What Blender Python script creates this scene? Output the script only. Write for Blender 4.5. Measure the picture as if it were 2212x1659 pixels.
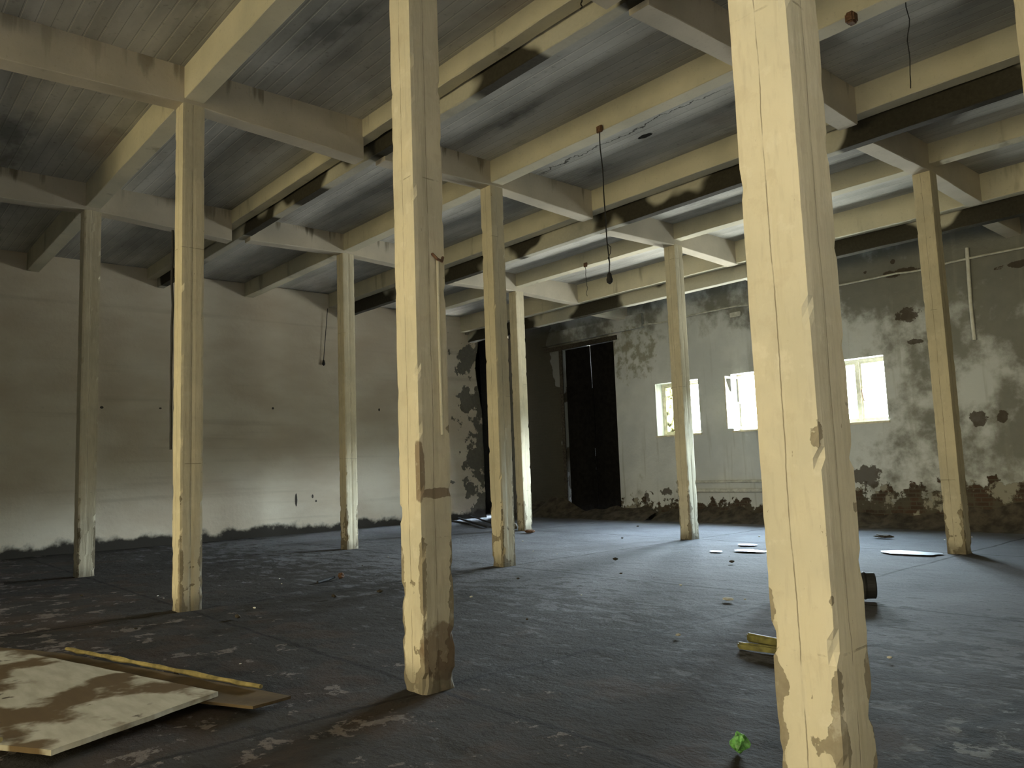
import bpy, bmesh, math, random
from mathutils import Vector, Matrix, noise
random.seed(7)
for o in list(bpy.data.objects): bpy.data.objects.remove(o, do_unlink=True)
S = bpy.context.scene
COL = S.collection

# ------------------------------------------------------------------ camera
yaw, pit, rol = 2.42386625, 0.105545880, -0.0361670973
F = Vector((math.cos(yaw)*math.cos(pit), math.sin(yaw)*math.cos(pit), math.sin(pit)))
R = Vector((math.sin(yaw), -math.cos(yaw), 0.0)); U = R.cross(F)
c_, s_ = math.cos(rol), math.sin(rol)
R2 = R*c_ + U*s_; U2 = -R*s_ + U*c_
cam = bpy.data.cameras.new('camera'); co = bpy.data.objects.new('camera', cam); COL.objects.link(co)
m = Matrix((R2, U2, -F)).transposed().to_4x4(); m.translation = Vector((9.63904, -3.25935, 1.5))
co.matrix_world = m
cam.sensor_fit = 'HORIZONTAL'; cam.sensor_width = 36; cam.lens = 1703.0766/2212*36
cam.clip_start = 0.05; cam.clip_end = 300
S.camera = co
S.view_settings.view_transform = 'Standard'; S.view_settings.look = 'None'
S.view_settings.gamma = 1; S.view_settings.use_curve_mapping = False
S.view_settings.exposure = 0.1

# ------------------------------------------------------------------ node helpers
class NT:
    def __init__(s, tree): s.t = tree; s.n = tree.nodes; s.l = tree.links
    def add(s, typ, **kw):
        n = s.n.new(typ)
        for k, v in kw.items(): setattr(n, k, v)
        return n
    def link(s, a, b): s.l.new(a, b)
    def val(s, sock, v):
        if hasattr(v, 'is_output') or isinstance(v, bpy.types.NodeSocket): s.link(v, sock)
        else: sock.default_value = v
    def math(s, op, a, b=0.0, c=None, clamp=False):
        n = s.add('ShaderNodeMath', operation=op, use_clamp=clamp)
        s.val(n.inputs[0], a); s.val(n.inputs[1], b)
        if c is not None: s.val(n.inputs[2], c)
        return n.outputs[0]
    def ramp(s, x, a, b, lo=0.0, hi=1.0):
        n = s.add('ShaderNodeMapRange', interpolation_type='SMOOTHSTEP')
        s.val(n.inputs[0], x); n.inputs[1].default_value = a; n.inputs[2].default_value = b
        n.inputs[3].default_value = lo; n.inputs[4].default_value = hi
        return n.outputs[0]
    def mix(s, f, a, b):
        n = s.add('ShaderNodeMix', data_type='RGBA'); s.val(n.inputs[0], f)
        s.val(n.inputs[6], a if not isinstance(a, tuple) else (*a[:3], 1)); s.val(n.inputs[7], b if not isinstance(b, tuple) else (*b[:3], 1))
        return n.outputs[2]
    def noise(s, vec, scale, detail=4, rough=.55, dist=0.0):
        n = s.add('ShaderNodeTexNoise'); s.link(vec, n.inputs['Vector'])
        n.inputs['Scale'].default_value = scale; n.inputs['Detail'].default_value = detail
        n.inputs['Roughness'].default_value = rough; n.inputs['Distortion'].default_value = dist
        return n.outputs['Fac']
    def vscale(s, vec, sc, loc=(0, 0, 0)):
        n = s.add('ShaderNodeMapping'); s.link(vec, n.inputs[0]); n.inputs['Scale'].default_value = sc; n.inputs['Location'].default_value = loc
        return n.outputs[0]
    def ell(s, sep, a, ca, ra, b, cb, rb, wob=None, w=.5):
        """1 inside an ellipse centred (ca, cb) on axes a, b with wobbling edge"""
        u = s.math('DIVIDE', s.math('SUBTRACT', sep.outputs[a], ca), ra)
        v = s.math('DIVIDE', s.math('SUBTRACT', sep.outputs[b], cb), rb)
        d = s.math('ADD', s.math('MULTIPLY', u, u), s.math('MULTIPLY', v, v))
        if wob is not None: d = s.math('ADD', d, s.math('MULTIPLY', s.math('SUBTRACT', wob, .5), w*6))
        return s.ramp(d, 1.15, .85)

# ------------------------------------------------------------------ world: overcast bright sky over trees, sunlit greenery behind the camera side
W = bpy.data.worlds.new('world'); S.world = W; W.use_nodes = True
w = NT(W.node_tree); w.n.clear()
tc = w.add('ShaderNodeTexCoord'); sp = w.add('ShaderNodeSeparateXYZ'); w.link(tc.outputs['Generated'], sp.inputs[0])
up = w.ramp(sp.outputs[2], .08, .17)
skyN = w.mix(w.ramp(sp.outputs[2], .15, .7), (0.80, 0.92, 1.0), (0.62, 0.80, 1.0))
loN = w.mix(w.ramp(sp.outputs[2], -.30, .0), (1.05, 1.05, 0.98), (0.32, 0.34, 0.29))
colN = w.mix(up, loN, skyN)
strN = w.math('ADD', w.math('MULTIPLY', up, 250.0), 80.0)
warm = w.mix(w.ramp(sp.outputs[2], -.1, .35), (1.0, 0.86, 0.47), (1.0, 0.88, 0.54))
back = w.ramp(sp.outputs[1], .34, .22)
colr = w.mix(back, colN, warm)
strg = w.math('ADD', w.math('MULTIPLY', strN, w.math('SUBTRACT', 1.0, back)), w.math('MULTIPLY', w.math('MULTIPLY', back, w.ramp(sp.outputs[2], -.35, .02, .35, 1)), w.ramp(sp.outputs[0], .40, .72, 12.5, .6)))
bg = w.add('ShaderNodeBackground'); w.link(colr, bg.inputs[0]); w.link(strg, bg.inputs[1])
wo = w.add('ShaderNodeOutputWorld'); w.link(bg.outputs[0], wo.inputs[0])

def portal(name, loc, rot, sx, sy):
    L = bpy.data.lights.new(name, 'AREA'); L.shape = 'RECTANGLE'; L.size = sx; L.size_y = sy
    L.cycles.is_portal = True
    o = bpy.data.objects.new(name, L); COL.objects.link(o); o.location = loc; o.rotation_euler = rot
WIN = [(-3.88, -2.48), (-1.50, -0.10), (0.87, 2.28)]; WZ = (2.20, 3.61)
WY = 13.7; WT = 0.50
GX = (-2.2, 6.8); GZ = (0.0, 4.6); BY = -16.0
for x0, x1 in WIN:
    portal('window_daylight', ((x0+x1)/2, WY+WT+.02, sum(WZ)/2), (math.radians(-90), 0, 0), x1-x0, WZ[1]-WZ[0])
GY = (-6.5, 0.5)
portal('side_opening_daylight', (14.55, sum(GY)/2, sum(GZ)/2), (0, math.radians(90), 0), GZ[1]-GZ[0], GY[1]-GY[0])
portal('gateway_daylight', (sum(GX)/2, BY-.42, sum(GZ)/2), (math.radians(90), 0, 0), GX[1]-GX[0], GZ[1]-GZ[0])

# ------------------------------------------------------------------ materials
def mat(name, build, rough=.85, spec=.3):
    M = bpy.data.materials.new(name); M.use_nodes = True
    t = NT(M.node_tree); t.n.clear()
    out = t.add('ShaderNodeOutputMaterial'); b = t.add('ShaderNodeBsdfPrincipled')
    b.inputs['Roughness'].default_value = rough; b.inputs['Specular IOR Level'].default_value = spec
    t.link(b.outputs[0], out.inputs[0])
    g = t.add('ShaderNodeNewGeometry'); pos = g.outputs['Position']
    sep = t.add('ShaderNodeSeparateXYZ'); t.link(pos, sep.inputs[0])
    build(t, b, pos, sep, g)
    return M
def bump(t, b, h, strength=.3, dist=.02):
    n = t.add('ShaderNodeBump'); n.inputs['Strength'].default_value = strength; n.inputs['Distance'].default_value = dist
    t.link(h, n.inputs['Height']); t.link(n.outputs[0], b.inputs['Normal'])

def m_flat(name, col, rough=.8, var=.25, scale=9, spec=.3, metal=0):
    def f(t, b, pos, sep, g):
        n = t.noise(pos, scale, 5)
        c = t.mix(t.ramp(n, .3, .7), tuple(x*(1-var) for x in col), tuple(min(1, x*(1+var)) for x in col))
        t.link(c, b.inputs['Base Color']); bump(t, b, t.noise(pos, scale*6, 4), .25, .006)
        b.inputs['Metallic'].default_value = metal
    return mat(name, f, rough, spec)

def m_column(t, b, pos, sep, g):
    cloud = t.noise(pos, 1.6, 5); fine = t.noise(t.vscale(pos, (30, 30, 5)), 1.0, 4)
    c = t.mix(t.ramp(cloud, .35, .68), (.66, .59, .43), (.56, .51, .38))
    c = t.mix(t.math('MULTIPLY', t.ramp(fine, .50, .75), .30), c, (.40, .34, .24))
    # flaked off patches low down
    fl = t.noise(pos, 4.5, 5, .55)
    low = t.ramp(sep.outputs[2], 1.35, .05, 0, .25)
    tc = t.add('ShaderNodeTexCoord'); so = t.add('ShaderNodeSeparateXYZ'); t.link(tc.outputs['Object'], so.inputs[0])
    sn = t.add('ShaderNodeSeparateXYZ'); t.link(g.outputs['True Normal'], sn.inputs[0])
    ff = t.math('GREATER_THAN', t.math('ABSOLUTE', sn.outputs[1]), .7)
    uu = t.math('ADD', t.math('MULTIPLY', so.outputs[0], ff), t.math('MULTIPLY', so.outputs[1], t.math('SUBTRACT', 1.0, ff)))
    eg = t.ramp(t.math('ABSOLUTE', uu), .055, .134, -.05, .20)
    fm = t.ramp(t.math('ADD', t.math('ADD', fl, t.math('MULTIPLY', eg, t.ramp(sep.outputs[2], 2.2, .6, .25, 1))), low), .755, .77)
    c = t.mix(fm, c, t.mix(t.noise(pos, 25), (.20, .165, .11), (.36, .31, .22)))
    # rust-brown weeping on the big central column
    rs = t.math('MULTIPLY', t.math('GREATER_THAN', sep.outputs[0], 5.0), t.math('LESS_THAN', sep.outputs[0], 5.2))
    w3 = t.noise(pos, 6, 5, .6)
    rr = t.math('MAXIMUM', t.ell(sep, 1, -.125, .035, 2, 1.50, .22, w3, .4), t.ell(sep, 1, .0, .20, 2, 1.34, .035, w3, .5))
    rr = t.math('MULTIPLY', t.math('MAXIMUM', rr, t.math('MULTIPLY', t.ell(sep, 1, .02, .16, 2, .26, .20, w3, .3), .9)), rs)
    c = t.mix(t.math('MULTIPLY', rr, .75), c, (.13, .075, .04))
    # dirty splash zone at the foot
    ft = t.ramp(t.math('ADD', sep.outputs[2], t.math('MULTIPLY', cloud, .45)), .46, .20)
    c = t.mix(t.math('MULTIPLY', ft, .75), c, (.14, .12, .085))
    # pits, scratches and trowel blotches
    pit = t.ramp(t.noise(t.vscale(pos, (22, 22, 9)), 1.0, 6, .7), .665, .70)
    c = t.mix(t.math('MULTIPLY', pit, .7), c, (.24, .19, .12))
    bl = t.noise(t.vscale(pos, (1, 1, 1), (7, 3, 2)), 6.5, 6, .65)
    c = t.mix(t.math('MULTIPLY', t.ramp(bl, .55, .66), .22), c, (.46, .38, .26))
    c = t.mix(t.math('MULTIPLY', t.ramp(bl, .44, .34), .30), c, (.76, .70, .56))
    # long vertical smudges
    sm = t.noise(t.vscale(pos, (14, 14, .8)), 1.0, 3)
    c = t.mix(t.math('MULTIPLY', t.ramp(sm, .60, .74), .35), c, (.33, .29, .20))
    # board joints round the shaft
    oi = t.add('ShaderNodeObjectInfo')
    j = t.math('ABSOLUTE', t.math('SUBTRACT', t.math('FRACT', t.math('ADD', t.math('DIVIDE', sep.outputs[2], 2.6), oi.outputs['Random'])), .5))
    jl = t.math('MULTIPLY', t.ramp(j, .0022, .0008), t.ramp(t.noise(pos, 5), .47, .55))
    c = t.mix(t.math('MULTIPLY', jl, .55), c, (.2, .16, .1))
    # shutter-board seam, a thin wandering crack down the middle of every face
    wv = t.math('MULTIPLY', t.math('SUBTRACT', t.noise(t.vscale(pos, (0, 0, 1.1)), 1.0, 6, .6), .5), .05)
    ck = t.ramp(t.math('ABSOLUTE', t.math('SUBTRACT', uu, t.math('ADD', wv, -.012))), .0035, .0010)
    ck = t.math('MULTIPLY', ck, t.ramp(t.noise(t.vscale(pos, (0, 0, 2.3)), 1.0, 5, .6), .38, .52))
    c = t.mix(t.math('MULTIPLY', ck, .75), c, (.12, .09, .05))
    t.link(c, b.inputs['Base Color'])
    bump(t, b, t.math('SUBTRACT', t.math('ADD', fine, t.math('MULTIPLY', fl, .6)), t.math('ADD', fm, jl)), .55, .006)

def m_beam(t, b, pos, sep, g):
    cloud = t.noise(pos, 1.1, 5); fine = t.noise(pos, 22, 5)
    c = t.mix(t.ramp(cloud, .32, .7), (.62, .57, .43), (.50, .47, .36))
    c = t.mix(t.math('MULTIPLY', t.ramp(fine, .58, .75), .35), c, (.33, .30, .23))
    st = t.noise(t.vscale(pos, (2.2, 2.2, .5)), 1.0, 4)
    c = t.mix(t.math('MULTIPLY', t.ramp(st, .60, .72), .55), c, (.20, .17, .115))
    t.link(c, b.inputs['Base Color']); bump(t, b, fine, .4, .006)

def m_girder(t, b, pos, sep, g):
    cloud = t.noise(pos, 1.1, 5); fine = t.noise(pos, 22, 5)
    c = t.mix(t.ramp(cloud, .32, .7), (.58, .52, .42), (.46, .42, .34))
    c = t.mix(t.math('MULTIPLY', t.ramp(fine, .58, .75), .35), c, (.33, .28, .2))
    # soot and leaks running down from the slab
    drip = t.noise(t.vscale(pos, (6, 6, .5)), 1.0, 4); sel = t.ramp(t.noise(pos, .45, 2), .42, .60, .35, 1)
    hi = t.ramp(sep.outputs[2], 6.15, 6.5, 0, .17)
    c = t.mix(t.math('MULTIPLY', t.math('MULTIPLY', t.ramp(t.math('ADD', drip, hi), .66, .80), .75), sel), c, (.10, .08, .045))
    t.link(c, b.inputs['Base Color']); bump(t, b, fine, .4, .006)

def m_gutter(t, b, pos, sep, g):
    fine = t.noise(pos, 20, 5)
    c = t.mix(fine, (.55, .53, .44), (.42, .40, .33))
    n = t.noise(t.vscale(pos, (.42, 0, .5)), 1.0, 3, .45)
    c = t.mix(t.ramp(n, .47, .505), c, t.mix(fine, (.018, .017, .012), (.060, .052, .036)))
    t.link(c, b.inputs['Base Color']); bump(t, b, fine, .4, .008)

def m_slab(t, b, pos, sep, g):
    cloud = t.noise(t.vscale(pos, (.35, 1.1, 1)), 1.0, 6, .6); fine = t.noise(pos, 14, 6)
    c = t.mix(t.ramp(cloud, .30, .72), (.30, .295, .275), (.64, .625, .575))
    # board marks along X: boards 0.16 m wide, every board its own tone
    bd = t.math('DIVIDE', sep.outputs[1], .155)
    wn = t.add('ShaderNodeTexWhiteNoise', noise_dimensions='1D'); t.link(t.math('FLOOR', bd), wn.inputs['W'])
    c = t.mix(t.math('MULTIPLY', wn.outputs['Value'], .30), c, (.26, .245, .21))
    ln = t.ramp(t.math('ABSOLUTE', t.math('SUBTRACT', t.math('FRACT', bd), .5)), .475, .495)
    ln = t.math('MULTIPLY', ln, t.ramp(t.noise(t.vscale(pos, (.5, 3, 1)), 1.0, 3), .40, .52))
    c = t.mix(t.math('MULTIPLY', ln, .8), c, (.80, .76, .62))
    c = t.mix(t.math('MULTIPLY', t.ramp(t.math('ABSOLUTE', t.math('SUBTRACT', t.math('FRACT', t.math('ADD', bd, .12)), .5)), .47, .49), .5), c, (.06, .055, .045))
    c = t.mix(t.math('MULTIPLY', t.ramp(fine, .58, .8), .5), c, (.10, .095, .08))
    rd = t.noise(t.vscale(pos, (.8, .8, 1), (4, 2, 0)), 1.0, 4)
    c = t.mix(t.math('MULTIPLY', t.ramp(rd, .60, .75), .35), c, (.30, .21, .15))
    # dark damp blotches
    dk = t.noise(t.vscale(pos, (.5, .9, 1), (9, 5, 0)), 1.0, 5)
    c = t.mix(t.math('MULTIPLY', t.ramp(dk, .60, .72), .6), c, (.07, .07, .065))
    hole = t.ell(sep, 0, 2.30, .13, 1, 6.05, .06, t.noise(pos, 12), .25)
    c = t.mix(hole, c, (.006, .005, .004))
    # hairline crack
    cr = t.math('ADD', t.math('MULTIPLY', t.math('SUBTRACT', t.noise(pos, 2.2, 6, .6), .5), .55), t.math('SUBTRACT', sep.outputs[1], 5.75))
    crm = t.math('MULTIPLY', t.ramp(t.math('ABSOLUTE', cr), .018, .005), t.math('MULTIPLY', t.ramp(sep.outputs[0], -.1, .5), t.ramp(sep.outputs[0], 4.2, 3.4)))
    c = t.mix(t.math('MULTIPLY', crm, .85), c, (.02, .02, .015))
    t.link(c, b.inputs['Base Color'])
    bump(t, b, t.math('ADD', t.math('MULTIPLY', fine, .5), t.math('SUBTRACT', ln, crm)), .5, .01)

def m_leftwall(t, b, pos, sep, g):
    cloud = t.noise(t.vscale(pos, (1, .45, 1.0)), .9, 6); fine = t.noise(pos, 10, 5)
    c = t.mix(t.ramp(cloud, .3, .7), (.60, .51, .39), (.76, .69, .56))
    c = t.mix(t.math('MULTIPLY', t.ramp(fine, .6, .8), .25), c, (.38, .35, .29))
    bands = t.noise(t.vscale(pos, (1, .12, 3.2)), 1.0, 4)
    c = t.mix(t.math('MULTIPLY', t.ramp(bands, .56, .74), .35), c, (.36, .30, .21))
    # peeled plaster near the far corner
    pn = t.noise(pos, 1.5, 7, .62)
    pm = t.ramp(t.math('ADD', pn, t.ramp(sep.outputs[1], 10.2, 12.6, -.25, .10)), .515, .535)
    c = t.mix(pm, c, t.mix(fine, (.10, .09, .07), (.22, .20, .155)))
    # grime where wall meets floor
    gr = t.ramp(t.math('ADD', sep.outputs[2], t.math('MULTIPLY', t.noise(pos, 2.6, 6), -.55)), .02, -.14)
    c = t.mix(gr, c, (.045, .04, .033))
    # a few nail holes and a scratch
    for yy, zz, ry, rz in ((6.13, .86, .035, .17), (6.60, .93, .03, .05), (6.70, .80, .025, .03), (1.43, 3.19, .04, .03), (5.5, 3.26, .03, .03), (8.7, 3.29, .03, .04), (2.7, 3.2, .03, .02)):
        c = t.mix(t.ell(sep, 1, yy, ry, 2, zz, rz, fine, .15), c, (.07, .06, .05))
    t.link(c, b.inputs['Base Color']); bump(t, b, t.math('SUBTRACT', fine, t.math('MULTIPLY', pm, 2)), .5, .012)

def m_windowwall(t, b, pos, sep, g):
    n1 = t.noise(pos, .9, 7, .6); n2 = t.noise(pos, 3.2, 6, .6); fine = t.noise(pos, 14, 5)
    c = t.mix(t.ramp(n1, .35, .65), (.50, .525, .54), (.60, .62, .63))
    # mould high up, growing towards the right
    amt = t.math('ADD', t.ramp(sep.outputs[2], 3.6, 5.4, 0, .17), t.ramp(sep.outputs[0], -.5, 4.5, -.12, .10))
    mm = t.ramp(t.math('ADD', t.math('ADD', t.math('MULTIPLY', n1, .8), t.math('MULTIPLY', n2, .2)), amt), .50, .66)
    c = t.mix(t.math('MULTIPLY', mm, .85), c, t.mix(n2, (.07, .07, .058), (.17, .165, .13)))
    # weeping streaks under the windows
    sv = t.noise(t.vscale(pos, (5, 5, .35)), 1.0, 3)
    c = t.mix(t.math('MULTIPLY', t.ramp(sv, .57, .72), .4), c, (.25, .25, .22))
    # plaster fallen off along the foot of the wall: old brick shows
    br = t.add('ShaderNodeTexBrick'); cv = t.add('ShaderNodeCombineXYZ'); t.link(sep.outputs[0], cv.inputs[0]); t.link(sep.outputs[2], cv.inputs[1])
    t.link(cv.outputs[0], br.inputs['Vector']); br.inputs['Scale'].default_value = 1
    br.inputs['Brick Width'].default_value = .27; br.inputs['Row Height'].default_value = .085; br.inputs['Mortar Size'].default_value = .012
    br.inputs['Color1'].default_value = (.075, .045, .030, 1); br.inputs['Color2'].default_value = (.045, .032, .024, 1); br.inputs['Mortar'].default_value = (.075, .065, .050, 1)
    edge = t.math('MULTIPLY', t.math('SUBTRACT', n2, .5), 1.9)
    hgt = t.ramp(sep.outputs[0], -3.2, 3.4, .42, .78)
    low = t.ramp(t.math('SUBTRACT', t.math('ADD', sep.outputs[2], edge), hgt), .05, -.02)
    brick = t.mix(t.math('MULTIPLY', t.ramp(n2, .40, .6), .85), br.outputs['Color'], (.085, .078, .060))
    brick = t.mix(t.ramp(t.noise(pos, 1.7, 7, .65), .55, .60), brick, (.26, .25, .21))
    c = t.mix(low, c, brick)
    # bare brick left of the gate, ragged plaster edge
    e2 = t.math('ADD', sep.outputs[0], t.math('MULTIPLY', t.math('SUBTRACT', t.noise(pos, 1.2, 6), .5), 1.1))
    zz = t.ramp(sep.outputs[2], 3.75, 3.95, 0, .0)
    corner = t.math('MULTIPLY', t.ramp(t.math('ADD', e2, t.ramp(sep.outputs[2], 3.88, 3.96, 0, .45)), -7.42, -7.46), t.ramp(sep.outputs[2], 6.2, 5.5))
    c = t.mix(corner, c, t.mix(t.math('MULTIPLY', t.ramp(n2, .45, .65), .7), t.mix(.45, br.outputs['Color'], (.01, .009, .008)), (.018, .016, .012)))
    # broken plaster over the gate's right shoulder
    sh = t.ell(sep, 0, -4.7, .95, 2, 4.55, .75, n2, .55)
    c = t.mix(t.math('MULTIPLY', sh, t.ramp(t.noise(pos, 4.5, 7, .6), .42, .60, .05, .75)), c, (.21, .20, .13))
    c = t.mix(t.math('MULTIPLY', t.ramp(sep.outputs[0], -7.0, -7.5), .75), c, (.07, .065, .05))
    # knocked-out holes and damp spots
    for xx, z, rx, rz in ((2.78, 5.30, .42, .075), (2.86, 4.38, .26, .13), (2.97, 3.80, .15, .05), (2.65, 5.56, .05, .05), (2.05, 5.45, .04, .04),
                          (4.42, 2.13, .09, .13), (3.98, 2.12, .17, .14), (-3.72, .72, .22, .09), (4.9, 5.0, .30, .06), (1.75, 1.02, .33, .22), (-4.35, .6, .12, .12)):
        c = t.mix(t.math('MULTIPLY', t.ell(sep, 0, xx, rx, 2, z, rz, t.noise(pos, 5, 6, .65), 1.0), .85), c, (.050, .036, .025))
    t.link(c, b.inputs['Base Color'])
    bump(t, b, t.math('SUBTRACT', t.math('ADD', n2, t.math('MULTIPLY', fine, .4)), t.math('ADD', low, corner)), .6, .03)

def m_floor(t, b, pos, sep, g):
    n1 = t.noise(pos, .55, 6, .6); n2 = t.noise(t.vscale(pos, (1.6, 3.0, 1)), 1.3, 8, .68); fine = t.noise(pos, 34, 6, .65)
    n3 = t.noise(t.vscale(pos, (4.5, 6, 1), (2, 9, 0)), 1.0, 7, .7)
    c = t.mix(t.ramp(n1, .33, .66), (.072, .070, .072), (.120, .118, .124))
    c = t.mix(t.math('MULTIPLY', t.ramp(fine, .45, .75), .5), c, (.05, .048, .046))
    # trodden dirt, thick in front, thin towards the windows
    thick = t.ramp(sep.outputs[1], 8.0, -1.0, -.13, .22)
    dm = t.ramp(t.math('ADD', n2, thick), .52, .60)
    c = t.mix(t.math('MULTIPLY', dm, .85), c, t.mix(fine, (.010, .008, .006), (.036, .030, .023)))
    # dark flecks of muck
    fk = t.ramp(t.math('ADD', n3, t.ramp(sep.outputs[1], 9.0, 3.0, -.14, .0)), .555, .60)
    c = t.mix(t.math('MULTIPLY', fk, .8), c, (.018, .016, .013))
    thick2 = t.ramp(sep.outputs[1], 4.5, -2.0, -.16, .10)
    brn = t.ramp(t.math('ADD', t.noise(t.vscale(pos, (1, 1, 1), (3, 7, 0)), 1.3, 6), thick2), .54, .66)
    c = t.mix(t.math('MULTIPLY', brn, .5), c, (.060, .038, .026))
    # scraps of old plaster and paint trodden in
    pn = t.noise(t.vscale(pos, (1, 1, 1), (13, 1, 0)), 2.6, 8, .72)
    pl = t.ramp(t.math('ADD', pn, thick2), .635, .665)
    c = t.mix(t.math('MULTIPLY', pl, .8), c, t.mix(fine, (.10, .085, .075), (.26, .22, .20)))
    # slab joints on the column grid
    for ax, k, off in ((0, 4.90, .07), (1, 4.85, .0)):
        v = t.math('ADD', sep.outputs[ax], t.math('MULTIPLY', t.math('SUBTRACT', t.noise(pos, 2.5), .5), .07))
        q = t.math('ABSOLUTE', t.math('SUBTRACT', t.math('FRACT', t.math('ADD', t.math('DIVIDE', t.math('SUBTRACT', v, off), k), 10.5)), .5))
        c = t.mix(t.math('MULTIPLY', t.ramp(q, .0070, .0025), .85), c, (.012, .010, .008))
    # dirt ridge and scraps along the joint under the nearest column line
    rx = t.math('SUBTRACT', t.math('ADD', sep.outputs[0], t.math('MULTIPLY', t.math('SUBTRACT', n2, .5), .5)), 7.90)
    rm = t.math('MULTIPLY', t.ramp(t.math('ABSOLUTE', rx), .085, .03), t.ramp(sep.outputs[1], 5.5, 3.0))
    c = t.mix(t.math('MULTIPLY', rm, .9), c, (.012, .011, .008))
    rs = t.math('MULTIPLY', t.ramp(t.math('ABSOLUTE', t.math('SUBTRACT', rx, .02)), .26, .10), t.ramp(sep.outputs[1], 2.6, 1.6))
    c = t.mix(t.math('MULTIPLY', t.math('MULTIPLY', rs, t.ramp(pn, .52, .56)), .7), c, (.22, .22, .21))
    t.link(c, b.inputs['Base Color'])
    t.link(t.math('ADD', .78, t.math('MULTIPLY', fine, .2)), b.inputs['Roughness'])
    b.inputs['Specular IOR Level'].default_value = .2
    h = t.math('ADD', t.math('MULTIPLY', n2, .8), t.math('ADD', t.math('MULTIPLY', fine, .35), t.math('ADD', t.math('MULTIPLY', pl, .45), t.math('MULTIPLY', n3, .9))))
    bump(t, b, h, .9, .03)

def m_board(t, b, pos, sep, g):
    n = t.noise(pos, 1.5, 5); f = t.noise(t.vscale(pos, (3, 12, 1)), 1.0, 5)
    c = t.mix(t.ramp(f, .3, .7), (.36, .33, .25), (.46, .43, .34))
    c = t.mix(t.ramp(n, .47, .56), c, t.mix(f, (.085, .052, .022), (.13, .085, .035)))
    c = t.mix(t.ramp(t.noise(pos, 5, 6), .62, .70), c, (.05, .035, .02))
    t.link(c, b.inputs['Base Color']); bump(t, b, f, .3, .004)

def m_glass(name, tint, rough, alpha):
    M = bpy.data.materials.new(name); M.use_nodes = True; t = NT(M.node_tree); t.n.clear()
    out = t.add('ShaderNodeOutputMaterial'); tr = t.add('ShaderNodeBsdfTransparent'); gl = t.add('ShaderNodeBsdfGlossy'); df = t.add('ShaderNodeBsdfDiffuse')
    tl = t.add('ShaderNodeBsdfTranslucent')
    tr.inputs[0].default_value = (*tint, 1); gl.inputs['Roughness'].default_value = rough; gl.inputs[0].default_value = (.8, .8, .8, 1)
    g = t.add('ShaderNodeNewGeometry'); n = t.noise(g.outputs['Position'], 7, 6, .6)
    c = t.mix(t.ramp(n, .42, .6), (.12, .12, .06), (.035, .028, .012)); t.link(c, df.inputs[0]); t.link(c, tl.inputs[0])
    m0 = t.add('ShaderNodeMixShader'); m0.inputs[0].default_value = .6; t.link(df.outputs[0], m0.inputs[1]); t.link(tl.outputs[0], m0.inputs[2])
    m1 = t.add('ShaderNodeMixShader'); t.link(t.ramp(n, .40, .62, alpha*.6, min(1, alpha*1.4)), m1.inputs[0]); t.link(tr.outputs[0], m1.inputs[1]); t.link(m0.outputs[0], m1.inputs[2])
    m2 = t.add('ShaderNodeMixShader'); m2.inputs[0].default_value = .06; t.link(m1.outputs[0], m2.inputs[1]); t.link(gl.outputs[0], m2.inputs[2])
    t.link(m2.outputs[0], out.inputs[0])
    return M

M_COL = mat('flaking_cream_paint', m_column, .8); M_BEAM = mat('cream_painted_beam', m_beam, .85)
M_GIR = mat('stained_girder_paint', m_girder, .85); M_GUT = mat('sooty_gutter_concrete', m_gutter, .9)
M_SLAB = mat('board_marked_concrete', m_slab, .9, .15); M_LW = mat('old_plaster', m_leftwall, .9, .15)
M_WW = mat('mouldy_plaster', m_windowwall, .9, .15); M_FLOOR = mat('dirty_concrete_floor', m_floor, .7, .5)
M_BOARD = mat('stained_hardboard', m_board, .8)
M_BROWN = m_flat('wet_brown_board', (.10, .066, .03), .7, .4, 3)
M_FOAM = m_flat('yellow_foam_edge', (.27, .215, .085), .9, .45, 6); M_WOODP = m_flat('painted_window_wood', (.60, .56, .44), .7, .2)
M_BLACK = m_flat('black_boards', (.010, .009, .008), .95, .3, spec=.05); M_DARK = m_flat('dark_rubber', (.02, .02, .02), .7)
M_TUBE = m_flat('dull_white_plastic', (.62, .62, .58), .6, .1); M_PIPE = m_flat('painted_pipe', (.50, .50, .46), .7, .2)
M_CONC = m_flat('raw_concrete', (.25, .23, .19), .95, .3); M_RUBBLE = m_flat('rubble', (.060, .050, .038), .95, .5, 5)
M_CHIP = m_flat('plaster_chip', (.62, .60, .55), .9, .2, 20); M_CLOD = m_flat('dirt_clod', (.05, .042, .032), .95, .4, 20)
M_GREEN = m_flat('crumpled_green_plastic', (.13, .34, .09), .35, .5, 30, .5); M_YELL = m_flat('yellow_plastic', (.15, .135, .04), .6, .4, 14)
M_RUST = m_flat('rusty_iron', (.13, .07, .04), .85, .4, 30); M_VOID = m_flat('unlit_room_black', (.015, .013, .011), .95)
M_OUTER = m_flat('outdoor_ground', (.16, .17, .08), .95)
M_GD = m_glass('dirty_glass', (.6, .62, .5), .1, .70); M_GC = m_glass('clear_glass', (.93, .96, .95), .03, .06)
def m_water(t, b, pos, sep, g):
    b.inputs['Base Color'].default_value = (.05, .05, .05, 1); b.inputs['Roughness'].default_value = .36; b.inputs['Specular IOR Level'].default_value = 1.0
    bump(t, b, t.noise(pos, 5, 3), .15, .003)
M_WATER = mat('standing_water', m_water, .36, 1.0)

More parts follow.
